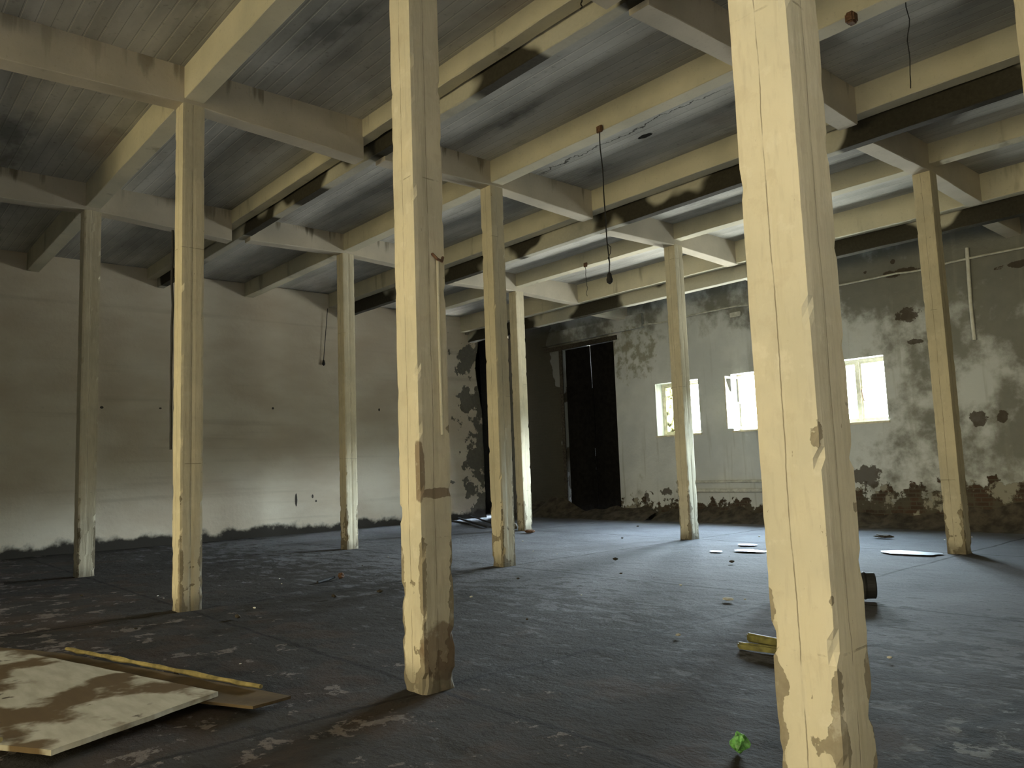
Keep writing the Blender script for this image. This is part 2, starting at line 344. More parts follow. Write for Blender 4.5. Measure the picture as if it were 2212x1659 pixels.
# ------------------------------------------------------------------ mesh helpers
def link(name, bm, M, parent=None, loc=None, smooth=False, fixn=True):
    me = bpy.data.meshes.new(name)
    if loc is not None: bmesh.ops.translate(bm, verts=bm.verts, vec=-Vector(loc))
    if fixn: bmesh.ops.recalc_face_normals(bm, faces=bm.faces)
    bm.to_mesh(me); bm.free(); me.materials.append(M)
    if smooth:
        for p in me.polygons: p.use_smooth = True
    o = bpy.data.objects.new(name, me); COL.objects.link(o)
    if parent is not None:
        o.parent = parent
        if loc is not None: o.location = Vector(loc) - parent.location
        else: o.location = -parent.location
    elif loc is not None: o.location = loc
    return o
def struct(name, bm, M, **k):
    o = link(name, bm, M, **k)
    if o.parent is None: o['kind'] = 'structure'
    return o
def tag(o, label, cat, group=None):
    o['label'] = label; o['category'] = cat
    if group: o['group'] = group
    return o
def empty(name, loc):
    o = bpy.data.objects.new(name, None); COL.objects.link(o); o.location = loc; o.empty_display_size = .1
    return o
def add_box(bm, x0, x1, y0, y1, z0, z1, rot=None):
    v = [bm.verts.new((x, y, z)) for x in (x0, x1) for y in (y0, y1) for z in (z0, z1)]
    for f in ((0, 1, 3, 2), (4, 6, 7, 5), (0, 4, 5, 1), (2, 3, 7, 6), (0, 2, 6, 4), (1, 5, 7, 3)): bm.faces.new([v[i] for i in f])
    if rot: bmesh.ops.rotate(bm, verts=v, cent=rot[0], matrix=rot[1])
    return v
def box(*a, **k):
    bm = bmesh.new(); add_box(bm, *a, **k); return bm
def bevel(bm, w=.01, seg=2):
    bmesh.ops.bevel(bm, geom=list(bm.edges), offset=w, segments=seg, affect='EDGES'); return bm
def tube_bm(pts, r, n=8, bm=None):
    bm = bm or bmesh.new(); rings = []
    for i, p in enumerate(pts):
        p = Vector(p); d = (Vector(pts[min(i+1, len(pts)-1)]) - Vector(pts[max(i-1, 0)])).normalized()
        a = d.orthogonal().normalized() if i == 0 else (prev - d*prev.dot(d)).normalized()
        prev = a; b_ = d.cross(a); rr = r[i] if isinstance(r, (list, tuple)) else r
        rings.append([bm.verts.new(p + a*rr*math.cos(2*math.pi*k/n) + b_*rr*math.sin(2*math.pi*k/n)) for k in range(n)])
    for A, B in zip(rings, rings[1:]):
        for k in range(n): bm.faces.new((A[k], A[(k+1) % n], B[(k+1) % n], B[k]))
    bm.faces.new(rings[0][::-1]); bm.faces.new(rings[-1])
    return bm
def loft(rings, cap=True):
    bm = bmesh.new(); V = [[bm.verts.new(p) for p in r] for r in rings]; n = len(rings[0])
    for A, B in zip(V, V[1:]):
        for k in range(n): bm.faces.new((A[k], A[(k+1) % n], B[(k+1) % n], B[k]))
    if cap: bm.faces.new(V[0][::-1]); bm.faces.new(V[-1])
    return bm
def nz(x, y, z, s=1.0): return noise.noise(Vector((x*s, y*s, z*s)))
def beam_bm(axis, a0, a1, b0, b1, zb, zt, seed=0, step=.12, amp=.006):
    """rough cast beam along axis (0=X, 1=Y) from a0 to a1; b0..b1 its width; zb a number or f(a)"""
    fz = zb if callable(zb) else (lambda a: zb)
    n = max(2, int((a1-a0)/step)); rings = []
    for i in range(n+1):
        a = a0 + (a1-a0)*i/n
        w0 = b0 + amp*nz(a, seed, 1, 1.7); w1 = b1 + amp*nz(a, seed, 9, 1.7); z0 = fz(a) + amp*nz(a, seed, 5, 1.3)
        c0 = .008 + .035*max(0, nz(a, seed, 20, 3.1)-.28); c1 = .008 + .035*max(0, nz(a, seed, 30, 3.1)-.28)
        pr = [(w0, zt), (w0, z0+c0), (w0+c0, z0), ((w0+w1)/2, z0), (w1-c1, z0), (w1, z0+c1), (w1, zt)]
        rings.append([(a, q, z) if axis == 0 else (q, a, z) for q, z in pr])
    return loft(rings)

# ------------------------------------------------------------------ shell
XL, XR = -9.9, 14.0
XLB, XRB = -13.5, 14.5
bm = bmesh.new()
bmesh.ops.create_grid(bm, x_segments=230, y_segments=230, size=.5)
for v in bm.verts:
    x = -10.6 + (v.co.x+.5)*(XRB+10.6); y = BY-.5 + (v.co.y+.5)*(14.2-BY+.5)
    near = max(0, min(1, (3.5-y)/5))
    h = .010*nz(x, y, 0, 1.3) + (.004+.02*near)*nz(x, y, 3, 5.0)
    h -= .020*(1-near)
    h = min(h, -.002 - .0)
    v.co = Vector((x, y, h-.004))
floor = struct('floor', bm, M_FLOOR, smooth=True)

SZ = (6.55, 6.49, 6.29)
struct('ceiling', box(XL-.3, XRB, BY-.4, 2.58, SZ[0], 6.72), M_SLAB)
struct('ceiling', box(XL-.3, XRB, 2.58, 7.42, SZ[1], 6.71), M_SLAB)
struct('ceiling', box(XL-.3, XRB, 7.42, 11.97, SZ[2], 6.70), M_SLAB)
struct('ceiling', box(XL-.3, XRB, 11.97, 14.2, 5.98, 6.69), M_SLAB)

# window wall (far right), with three windows and the tall gate
GATE = (-7.40, -5.30, 5.03)
bm = bmesh.new()
cuts = sorted([(GATE[0], GATE[1], 0.0, GATE[2])] + [(a, b, WZ[0], WZ[1]) for a, b in WIN])
x = XL
for a, b_, z0, z1 in cuts:
    add_box(bm, x, a, WY, WY+WT, -.1, 6.1)
    if z0 > 0: add_box(bm, a, b_, WY, WY+WT, -.1, z0)
    add_box(bm, a, b_, WY, WY+WT, z1, 6.1)
    x = b_
add_box(bm, x, XRB, WY, WY+WT, -.1, 6.1)
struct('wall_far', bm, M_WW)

# left wall, with a ragged dark opening at the corner
edge = [(12.55, -.1)]
z = .0
while z < 5.8:
    edge.append((12.50 + .05*nz(0, z, 4, 2.2) - .24*math.exp(-((z-4.6)/.9)**2), z)); z += .12
prof = [(-3.3, -.1)] + edge + [(12.52, 5.84), (WY+WT, 5.84), (WY+WT, 5.97), (11.97, 5.97), (11.97, 6.28), (7.42, 6.28), (7.42, 6.48), (2.58, 6.48), (2.58, 6.54), (-3.3, 6.54)]
bm = bmesh.new()
A = [bm.verts.new((XL, y, z)) for y, z in prof]; B = [bm.verts.new((XL-.35, y, z)) for y, z in prof]
bm.faces.new(A); bm.faces.new(B[::-1])
for k in range(len(prof)): bm.faces.new((A[k], B[k], B[(k+1) % len(prof)], A[(k+1) % len(prof)]))
bmesh.ops.triangulate(bm, faces=[f for f in bm.faces if len(f.verts) > 4])
struct('wall_left', bm, M_LW)
# unlit room behind the opening, its darkness put into near-black walls
bm = bmesh.new()
add_box(bm, -13.4, -10.25, 11.2, 11.4, -.1, 6.2); add_box(bm, -13.5, -13.3, 11.4, 14.2, -.1, 6.2)
add_box(bm, -13.4, -10.20, 14.0, 14.2, -.1, 6.2); add_box(bm, -13.4, -10.2, 11.2, 14.2, 6.0, 6.2); add_box(bm, -13.4, -10.25, 11.2, 14.2, -.2, -.02)
struct('wall_dark_room', bm, M_VOID)
# near wall with the warm gateway, plus an unseen partition added to shade left columns
bm = bmesh.new()
add_box(bm, XL-.3, -2.2, -3.0, -2.62, -.1, 6.5); add_box(bm, -2.6, -2.2, BY-.4, -3.0, -.1, 6.5); add_box(bm, GX[1], XRB, BY-.4, BY, -.1, 6.6); add_box(bm, GX[0], GX[1], BY-.4, BY, GZ[1], 6.6)
struct('wall_near_light_screen', bm, M_CONC)
bm = bmesh.new()
add_box(bm, XR+.1, XRB, BY-.4, GY[0], -.1, 6.6); add_box(bm, XR+.1, XRB, GY[1], 14.2, -.1, 6.6); add_box(bm, XR+.1, XRB, GY[0], GY[1], GZ[1], 6.6)
struct('wall_right', bm, M_CONC)

# ------------------------------------------------------------------ columns
def column(name, x, y, top, seed, label, w=.134, group=None):
    n = 8; H = top; lv = int(H/.045); rings = []
    dirs = [((-1, -1), (1, -1)), ((1, -1), (1, 1)), ((1, 1), (-1, 1)), ((-1, 1), (-1, -1))]
    lean = (.012*nz(seed, 1, 2, 3.3), .012*nz(seed, 5, 2, 3.3))
    for i in range(lv+1):
        z = H*i/lv - (.05 if i == 0 else 0); low = max(0, 1-z/1.6); ring = []
        for s, (a, b_) in enumerate(dirs):
            for k in range(n):
                u = k/n; px = a[0]+(b_[0]-a[0])*u; py = a[1]+(b_[1]-a[1])*u
                q = abs(u-.5)*2                                   # 1 at corners
                e = .0025*nz(z*3, s+seed*3, u*2, 1.5)
                if k == 0: e -= .004 + (.050 if low > .05 else .028)*max(0, nz(z*7, s*5+seed, 0, 1) - (.22-.2*low)) + .012*low*abs(nz(z*19, seed+s, 3))
                if k in (1, n-1): e -= .020*low*max(0, nz(z*7, (s if k == 1 else (s+1) % 4)*5+seed, 0, 1)-.1)
                if k == 4 and nz(z*.8, seed+s, 7) > -.25: e -= .005           # shutter-board seam
                if s == 1 and k >= 5 and seed % 2 == 0: e -= .004
                r = w + e
                ring.append((px*r + lean[0]*z/6, py*r + lean[1]*z/6, z))
        rings.append(ring)
    bm = loft(rings)
    o = link(name, bm, M_COL); o.location = (x, y, 0)
    return tag(o, label, 'column', group)
Xg = (-4.858, 0.0, 4.918, 7.85); Yg = (0.0, 4.861, 9.651)
ZG = {0: 6.09, 1: 6.09, 2: 5.86}
cols = [
 (0, 0, 'cream concrete column farthest left, in front of the lit lower band of plaster wall'),
 (1, 0, 'cream concrete column second from the left, with a black cable down its left side'),
 (2, 0, 'large cream concrete column just left of the centre, with a thin conduit and brown rusty marks'),
 (0, 1, 'slim concrete column against the plain left wall beside the short hanging bulb cable, lower half bright white'),
 (1, 1, 'cream concrete column standing between the big central column and the white column by the dark gate'),
 (0, 2, 'farthest concrete column, bright right side, just left of the black gate'),
 (1, 2, 'concrete column standing in front of the leftmost window'),
 (2, 2, 'concrete column at the right, beyond the third window, dark chip near its foot'),
 (2, 1, 'concrete column hidden behind the nearest column'),
]
for i, j, lab in cols: column('column', Xg[i], Yg[j], ZG[j]+.02, i*3+j*7+2, lab)
column('column', 8.0008, -.267, 6.11, 4, 'nearest and thickest-looking cream column, right of centre, paint flaking off its lower edges')
column('column', 7.735, 4.861, 6.11, 11, 'concrete column of which only a sliver shows at the upper right edge')

# ------------------------------------------------------------------ girders, purlins, edge and gutter beams
secs = [(-2.30, 2.38, 0), (2.74, 7.15, 1), (7.60, 11.80, 2)]
gl = ['above the farthest-left columns', 'above the second column from the left', 'above the big central column', 'above the nearest column']
g_lab = {(0, 0): 'girder over the farthest-left column, crossing it near the left edge', (1, 0): 'leaky stained girder over the second column from the left',
 (2, 0): 'girder resting on the big central column, above the frame', (3, 0): 'girder resting on the nearest column, above the frame',
 (0, 1): 'girder over the slim column against the plain left wall', (1, 1): 'girder over the column right beside the big central column',
 (2, 1): 'wide girder crossing the ceiling top right, behind the top of the nearest column', (3, 1): 'girder out past the upper right edge',
 (0, 2): 'pale girder over the farthest column by the black gate', (1, 2): 'girder over the column in front of the leftmost window',
 (2, 2): 'girder over the right-hand column beyond the third window', (3, 2): 'girder out past the right edge'}
for i, gx in enumerate((Xg[0], Xg[1], Xg[2], 7.87)):
    for y0, y1, j in secs:
        yc = Yg[j]; zc = ZG[j]; dr = .045
        tz = SZ[j]
        def fz(a, yc=yc, zc=zc, j=j, y0=y0, y1=y1):
            return zc - (.10 if j < 2 else .07)*abs(a-yc)/2.4*(.7 if a < yc else 1.3)
        bm = beam_bm(1, y0, y1, gx-.132, gx+.132, fz, tz, seed=i*5+j*3)
        o = link('girder', bm, M_GIR, loc=(gx, yc, zc)); tag(o, g_lab[(i, j)], 'beam')
    o = link('girder', beam_bm(1, 12.2, WY+.02, gx-.132, gx+.132, lambda a: 5.57-.02*(a-12.2), 5.983, seed=i+40), M_GIR, loc=(gx, 12.9, 5.55))
    tag(o, ['short girder stub running into the wall above and right of the black gate', 'short girder stub running into the wall above the leftmost window, behind a column', 'short girder stub running into the wall at the right edge', 'short girder stub out past the right edge'][i] if i != 1 else 'short girder stub running into the wall above the middle window', 'beam')
    if i < 4:
        o = link('girder', beam_bm(1, -2.60 if i == 0 else -9.0, -2.54, gx-.132, gx+.132, 6.05, SZ[0], seed=i+60), M_GIR, loc=(gx, -2.7, 6.05))
        tag(o, ['girder at the left edge, beyond the roof joint', 'girder entering at the top left corner', 'girder over the camera', 'girder behind the camera'][i], 'beam')

def purlin(y0, y1, z, zt, seed, lab, M=M_BEAM, nm='purlin'):
    o = link(nm, beam_bm(0, XL+.005, XR+.09, y0, y1, z, zt, seed=seed), M, loc=(0, (y0+y1)/2, z)); tag(o, lab, 'beam'); return o
purlin(-.12, .12, 6.14, SZ[0], 101, 'purlin running over the two left columns and the big central column')
purlin(4.74, 4.98, 6.13, SZ[1], 102, 'long yellowish purlin that carries the long hanging cable in the middle')
purlin(9.53, 9.77, 5.97, SZ[2], 103, 'purlin over the farthest column and the column before the leftmost window')
purlin(2.37, 2.56, 6.29, SZ[0], 104, 'edge beam on the near side of the first sooty roof joint')
purlin(7.14, 7.38, 6.11, SZ[1], 105, 'edge beam on the near side of the second sooty roof joint')
purlin(11.72, 11.93, 5.80, SZ[2], 106, 'pale edge beam on the near side of the roof joint nearest the windows')
purlin(-2.50, -2.30, 6.29, SZ[0], 107, 'edge beam beside the roof joint at the top left corner')
purlin(2.60, 2.76, 6.10, SZ[1], 108, 'gutter beam of the first roof joint, mottled with black soot, passing left of the big central column', M_GUT, 'gutter_beam')
purlin(7.44, 7.60, 5.82, SZ[2], 109, 'gutter beam of the second roof joint, long black stains, below the long hanging cable', M_GUT, 'gutter_beam')
purlin(12.00, 12.20, 5.50, 5.983, 110, 'gutter beam of the roof joint nearest the window wall, black streaked', M_GUT, 'gutter_beam')

# ------------------------------------------------------------------ gate in the window wall
gate = empty('door_1', (-6.35, 14.0, 0)); gate['kind'] = 'structure'
def prism(pts, y0, y1):
    bm = bmesh.new(); A = [bm.verts.new((x, y0, z)) for x, z in pts]; B = [bm.verts.new((x, y1, z)) for x, z in pts]
    bm.faces.new(A); bm.faces.new(B[::-1])
    for k in range(len(pts)): bm.faces.new((A[k], B[k], B[(k+1) % len(pts)], A[(k+1) % len(pts)]))
    return bm
# two leaves; light shows between them at the top and beside the left one low down
link('door_leaf', prism([(-7.396, .06), (-6.335, .06), (-6.34, 3.9), (-6.375, 5.04), (-7.396, 5.04), (-7.396, 4.5), (-7.41, 4.3), (-7.41, 2.1), (-7.396, 1.6)], 13.84, 13.90), M_BLACK, gate)
link('door_leaf', prism([(-6.325, .06), (-5.29, .06), (-5.29, 5.04), (-6.345, 5.04), (-6.325, 3.9)], 13.84, 13.90), M_BLACK, gate)
bm = bmesh.new(); add_box(bm, -6.40, -6.27, 13.80, 13.84, .06, 1.35); add_box(bm, -6.40, -6.27, 13.80, 13.84, 1.42, 1.75); add_box(bm, -6.40, -6.27, 13.80, 13.84, 1.98, 3.75)
link('cover_strip', bm, M_BLACK, gate)
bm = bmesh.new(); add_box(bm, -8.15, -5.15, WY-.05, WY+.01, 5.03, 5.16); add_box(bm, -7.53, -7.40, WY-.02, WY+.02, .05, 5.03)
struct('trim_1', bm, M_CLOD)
bm = beam_bm(0, -8.2, -4.15, WY-.10, WY+.02, 5.22, 5.62, seed=77); struct('trim_2', bm, M_WW)

# ------------------------------------------------------------------ windows
FY = 14.02
def frame_bm(x0, x1, z0, z1, y0, y1, w_):
    bm = bmesh.new(); add_box(bm, x0, x0+w_, y0, y1, z0, z1); add_box(bm, x1-w_, x1, y0, y1, z0, z1)
    add_box(bm, x0+w_, x1-w_, y0, y1, z0, z0+w_); add_box(bm, x0+w_, x1-w_, y0, y1, z1-w_, z1); return bm
def sash(parent, x0, x1, z0, z1, y, bar=None, pane=M_GC, rot=None, w_=.045, shard=None):
    bm = frame_bm(x0, x1, z0, z1, y-.02, y+.02, w_)
    if bar: add_box(bm, x0+w_, x1-w_, y-.012, y+.012, bar-.015, bar+.015)
    o = link('sash', bm, M_WOODP, parent, loc=(x0 if rot is None else rot[0], y, z0))
    if pane:
        bm = bmesh.new()
        for pts in (shard or [[(x0+w_, z0+w_), (x1-w_, z0+w_), (x1-w_, z1-w_), (x0+w_, z1-w_)]]):
            f = prism(pts, y-.002, y+.002); me = bpy.data.meshes.new('t'); f.to_mesh(me); f.free(); bm.from_mesh(me)
        p = link('pane', bm, pane, None, loc=(x0 if rot is None else rot[0], y, z0)); p.parent = o; p.location = (0, 0, 0)
    if rot: o.rotation_euler = (0, 0, rot[1])
    return o
for k, (a, b_) in enumerate(WIN):
    e = empty('window_%d' % (k+1), ((a+b_)/2, FY, WZ[0])); e['kind'] = 'structure'
    z0, z1 = WZ; mx = (a+b_)/2
    bm = frame_bm(a, b_, z0, z1, FY-.04, FY+.05, .06); add_box(bm, mx-.03, mx+.03, FY-.04, FY+.05, z0+.06, z1-.06)
    link('window_frame', bm, M_WOODP, e)
    bm = box(a-.03, b_+.03, WY-.035, FY-.04, z0-.035, z0+.005); link('window_sill', bm, M_WOODP, e)
    if k == 0:
        sash(e, a+.06, mx-.03, z0+.06, z1-.06, FY, None, M_GD)
        sash(e, mx+.03, b_-.06, z0+.06, z1-.06, FY, None, M_GC, shard=[[(mx+.07, z0+.1), (b_-.1, z0+.1), (b_-.1, z0+.26), (mx+.3, z0+.2)]])
    elif k == 1:
        x0 = a+.06
        sash(e, x0, mx-.03, z0+.06, z1-.06, FY-.03, z0+.70, M_GD, rot=(x0, math.radians(-93)),
             shard=[[(x0+.05, z0+.11), (mx-.08, z0+.11), (mx-.08, z0+.68), (x0+.05, z0+.68)], [(mx-.08, z0+.72), (mx-.08, z1-.15), (mx-.2, z1-.4), (mx-.36, z0+.9), (mx-.4, z0+.72)]])
        sash(e, mx+.03, b_-.06, z0+.06, z1-.06, FY, None, M_GC)
    else:
        sash(e, a+.06, mx-.03, z0+.06, z1-.06, FY, None, M_GC)
        sash(e, mx+.03, b_-.06, z0+.06, z1-.06, FY, None, M_GC)
        bm = tube_bm([(mx+.06, FY-.05, z0+.75), (mx+.08, FY-.08, z0+.62), (mx+.12, FY-.08, z0+.45)], .010); link('window_handle', bm, M_RUST, e)

# ------------------------------------------------------------------ wall fittings
pts = []
x = -4.3
while x < 13.8:
    pts.append((x, WY-.045, 5.28 + .015*nz(x, 0, 0, .8) - (.03 if int(x*1.1) % 3 == 0 else 0))); x += .35
o = link('conduit', tube_bm(pts, .022), M_PIPE, loc=(-4.3, WY-.04, 5.28), smooth=True); tag(o, 'thin conduit running along the top of the window wall', 'conduit')
pts = [(-.42, WY-.03, 5.30), (-.40, WY-.07, 5.24), (-.44, WY-.05, 5.05), (-.40, WY-.03, 4.86), (-.42, WY-.03, 4.75)]
o = link('wire', tube_bm(pts, .014, 6), M_DARK, loc=pts[0], smooth=True); tag(o, 'short dark wire hanging off the wall conduit above the middle window', 'wire')
o = link('junction_box', bevel(box(-1.38, -1.08, WY-.05, WY+.01, 5.02, 5.14), .008), M_PIPE, loc=(-1.23, WY, 5.0)); tag(o, 'small grey junction box under the wall conduit', 'box')
o = link('white_pipe', tube_bm([(4.115, WY-.06, 5.50), (4.08, WY-.05, 4.4), (4.086, WY-.06, 3.657)], .034, 12), M_TUBE, loc=(4.1, WY-.06, 3.657)); tag(o, 'slim white vertical pipe high on the wall right of the right-hand column', 'pipe')
for z, lab, r in ((.965, 'upper one of the two painted pipes low along the window wall', .035), (.74, 'lower one of the two painted pipes low along the window wall', .05)):
    o = link('wall_pipe', tube_bm([(-3.3+.4*i, WY-.06, z+.008*nz(i, z, 0)) for i in range(9 if z > .9 else 8)], r, 10), M_PIPE, loc=(-3.3, WY-.06, z), smooth=True); tag(o, lab, 'pipe')
o = link('wall_pole', tube_bm([(XL+.03, 11.9, 5.78), (XL+.05, 12.6, 5.86), (XL+.03, 13.65, 5.95)], .05, 10), M_CONC, loc=(XL+.05, 12.6, 5.86)); tag(o, 'round pole lying across the top of the dark corner opening', 'pole')

# ------------------------------------------------------------------ cables and bulb holders
def hanging(name, pts, r, lab, bulb=None, plate=True, mat_=M_DARK):
    e = empty(name, pts[0]); tag(e, lab, 'hanging lamp' if bulb else 'cable')
    link('cable', tube_bm(pts, r, 6), mat_, e, loc=pts[0], smooth=True)
    if plate: link('ceiling_hook', bevel(box(pts[0][0]-.05, pts[0][0]+.05, pts[0][1]-.02, pts[0][1]+.02, pts[0][2]-.03, pts[0][2]+.07), .01), M_RUST, e, loc=pts[0])
    if bulb:
        p = Vector(pts[-1]); prof = [(0.0, .012), (-.03, .03), (-.07, .035), (-.10, .045), (-.14, .04), (-.165, .012)]
        bm = loft([[(p.x+rr*math.cos(a*math.pi/5), p.y+rr*math.sin(a*math.pi/5), p.z+dz) for a in range(10)] for dz, rr in prof])
        link('bulb_holder', bm, M_DARK, e, loc=tuple(p), smooth=True)
def strand(p0, p1, wob=.02, n=14, seed=0):
    p0, p1 = Vector(p0), Vector(p1)
    return [tuple(p0.lerp(p1, i/n) + Vector((wob*nz(i*.35, seed, 1), wob*nz(i*.35, seed, 2), 0))*(1 if 0 < i < n else 0)) for i in range(n+1)]
hanging('hanging_cable', strand((2.562, 4.71, 6.13), (2.61, 4.71, 4.10), .03, seed=1), .0085, 'long black cable with a bulb holder hanging from the purlin in the middle', True)
bm_pts = [(2.60, 4.71, 4.50), (2.66, 4.71, 4.44), (2.64, 4.72, 4.36), (2.61, 4.70, 4.30), (2.63, 4.71, 4.2)]
hanging('hanging_cable', strand((-9.80, 7.05, 6.05), (-9.83, 6.93, 4.62), .02, seed=2), .010, 'bulb holder on a short cable hanging before the plain left wall', True, False)
hanging('hanging_wire', strand((-2.313, 9.50, 5.96), (-2.30, 9.50, 5.26), .03, seed=3), .006, 'thin broken wire hanging from the purlin nearest the windows', None)
hanging('hanging_wire', strand((6.43, 5.5, 6.53), (6.38, 5.5, 5.45), .03, seed=4), .006, 'thin wire hanging from the slab at the upper right', None, False)
hanging('hanging_wire', strand((4.56, 2.35, 6.29), (4.57, 2.25, 6.03), .02, seed=5), .007, 'short twisted wire end dangling at the top edge, right of the big central column', None, False)
o = link('iron_bracket', bevel(box(6.10, 6.20, 4.66, 4.78, 6.02, 6.14), .02), M_RUST, loc=(6.15, 4.72, 6.16)); tag(o, 'small rusty bracket stuck under the purlin at the top, right of the nearest column', 'bracket')
o = link('loop_wire', tube_bm(bm_pts, .005, 6), M_DARK, loc=bm_pts[0]); tag(o, 'small loose wire loop beside the bulb holder of the long cable', 'wire')
o = link('wall_cable', tube_bm(strand((-.155, -.150, 4.55), (-.150, -.152, 1.86), .012, 20, 6), .016, 6), M_DARK, loc=(-.15, -.15, 1.86)); tag(o, 'black cable running down the left side of the second column from the left', 'cable')
e = empty('column_conduit', (5.062, .02, 1.2)); tag(e, 'thin vertical conduit fixed to the right face of the big central column', 'conduit')
link('conduit_pipe', tube_bm([(5.068, .055, 3.02), (5.062, .055, 2.4), (5.064, .058, 1.75)], .012, 8), M_BEAM, e, loc=(5.064, .055, 1.75))
link('hook', tube_bm([(5.05, .02, 3.07), (5.10, .03, 3.02), (5.10, .07, 3.01), (5.07, .10, 3.05)], .011, 6), M_RUST, e, loc=(5.06, .05, 3.02))

# ------------------------------------------------------------------ lying boards at lower left
def board(name, pts, z0, th, M, lab, cat, edgeM=None, tilt=0, edge_label=None):
    bm = bmesh.new(); n = len(pts)
    c = Vector((sum(p[0] for p in pts)/n, sum(p[1] for p in pts)/n))
    zt = [p[2] if len(p) > 2 else z0 for p in pts]
    # refine outline with ragged edge
    ring = []
    for i in range(n):
        a = Vector((*pts[i][:2], zt[i])); b_ = Vector((*pts[(i+1) % n][:2], zt[(i+1) % n])); L = (b_-a).length; m_ = max(1, int(L/.07))
        nn = Vector((b_.y-a.y, a.x-b_.x, 0)).normalized()
        for k in range(m_): q = a.lerp(b_, k/m_); ring.append(q + nn*.012*nz(q.x, q.y, z0, 6)*(1 if k else 0))
    A = [bm.verts.new(q) for q in ring]; B = [bm.verts.new(q + Vector((0, 0, th))) for q in ring]
    bm.faces.new(A[::-1]); bm.faces.new(B)
    for k in range(len(ring)): bm.faces.new((A[k], A[(k+1) % len(ring)], B[(k+1) % len(ring)], B[k]))
    bmesh.ops.triangulate(bm, faces=[f for f in bm.faces if len(f.verts) > 4])
    return link(name, bm, M, loc=(c.x, c.y, z0))
b1 = board('hardboard_sheet', [(.35, -2.25, .02), (1.73, -1.62, .02), (4.55, -.86, .03), (4.62, -1.15, .04), (3.6, -1.60, .03), (1.5, -2.6, .02)], .02, .018, M_BROWN, '', '')
tag(b1, 'brown stained panel with a yellow edge lying under the pale sheet at lower left', 'panel')
b2 = board('door_panel', [(.6, -2.75, .05), (1.45, -1.95, .05), (4.22, -1.22, .06), (4.66, -2.28, .055), (4.25, -2.50, .05), (3.4, -2.9, .05), (2.0, -3.3, .05)], .05, .030, M_BOARD, '', '')
tag(b2, 'large pale water-stained sheet lying on the floor at lower left', 'panel')
o = link('lath', tube_bm([(4.30, -2.46, .10), (4.0, -2.60, .10), (3.4, -2.87, .10), (2.2, -3.25, .10)], .016, 6), M_FOAM, loc=(4.3, -2.46, .1)); tag(o, 'pale lath along the near edge of the stained sheet', 'lath')
pts = [(1.70+2.55*i/24, -1.60+.66*i/24 + .015*nz(i*.7, 0, 0), .068+.008*nz(i*.9, 4, 0)) for i in range(25)]
o = link('foam_strip', tube_bm(pts, [.014+.014*abs(nz(i*.8, 7, 1)) for i in range(25)], 7), M_FOAM, loc=pts[0]); tag(o, 'ragged yellow foam strip along the far edge of the stained panel', 'strip')

# ------------------------------------------------------------------ small things on the floor
def lump(name, loc, r, M, seed, sq=(1, 1, 1), amp=.35, sub=3, rz=0):
    bm = bmesh.new(); bmesh.ops.create_icosphere(bm, subdivisions=sub, radius=1)
    for v in bm.verts:
        d = 1 + amp*nz(v.co.x+seed, v.co.y, v.co.z, 1.6) + amp*.4*nz(v.co.x, v.co.y+seed, v.co.z, 4)
        v.co = Vector((v.co.x*sq[0], v.co.y*sq[1], v.co.z*sq[2]))*d*r
    mz = min(v.co.z for v in bm.verts)
    for v in bm.verts: v.co.z -= mz
    bmesh.ops.rotate(bm, verts=bm.verts, cent=(0, 0, 0), matrix=Matrix.Rotation(rz, 3, 'Z'))
    o = link(name, bm, M); o.location = (loc[0], loc[1], loc[2] if len(loc) > 2 else -.012); return o
tag(lump('crumpled_wrapper', (7.16, .38), .042, M_GREEN, 3, amp=.55), 'crumpled bright green plastic wrapper on the dark floor at the bottom', 'litter')
bm = bmesh.new()
for k in range(2): add_box(bm, 5.86, 6.26, 2.34+.10*k, 2.38+.10*k, -.01+.035*k, .045+.05*k, rot=((6, 2.4, 0), Matrix.Rotation(math.radians(8-16*k), 3, 'Z')))
o = link('foam_scrap', bevel(bm, .012), M_YELL, loc=(6.0, 2.4, -.01)); tag(o, 'yellow broken plastic scrap half hidden behind the nearest column', 'scrap')
e = empty('drum', (5.75, 5.0, 0)); tag(e, 'dark round drum lying on the floor, peeking out right of the nearest column', 'drum')
def cyl_ring(c, d, prof):
    d = Vector(d).normalized(); a = Vector((0, 0, 1)); b_ = d.cross(a); rings = []
    for s, r in prof: rings.append([tuple(Vector(c) + d*s + (a*math.sin(k*math.pi/12) + b_*math.cos(k*math.pi/12))*r) for k in range(24)])
    return rings
dd = Vector((.85, .52, 0)).normalized(); C0 = Vector((5.27, 4.84, .135))
link('drum_body', loft(cyl_ring(C0, dd, [(-.02, .10), (0, .135), (.10, .137), (.12, .147), (.14, .137), (.40, .137), (.42, .147), (.44, .137), (.52, .135), (.53, .12), (.50, .11)])), M_DARK, e, loc=tuple(C0), smooth=False)
tag(lump('white_scrap', (4.548, 4.172), .045, M_CHIP, 5, (1.5, 1, .35)), 'small white scrap on the floor left of the nearest column', 'litter')
o = link('stick', tube_bm([(-.70, 2.02, .0), (-.76, 2.2, .012), (-.80, 2.34, .03)], [.02, .024, .015], 7), M_DARK, loc=(-.76, 2.2, 0)); tag(o, 'short dark stick on the open floor left of the big central column', 'stick')
tag(lump('clod', (-.80, 2.44, -.01), .045, M_RUST, 9), 'reddish brown clod at the tip of the short dark stick', 'clod')
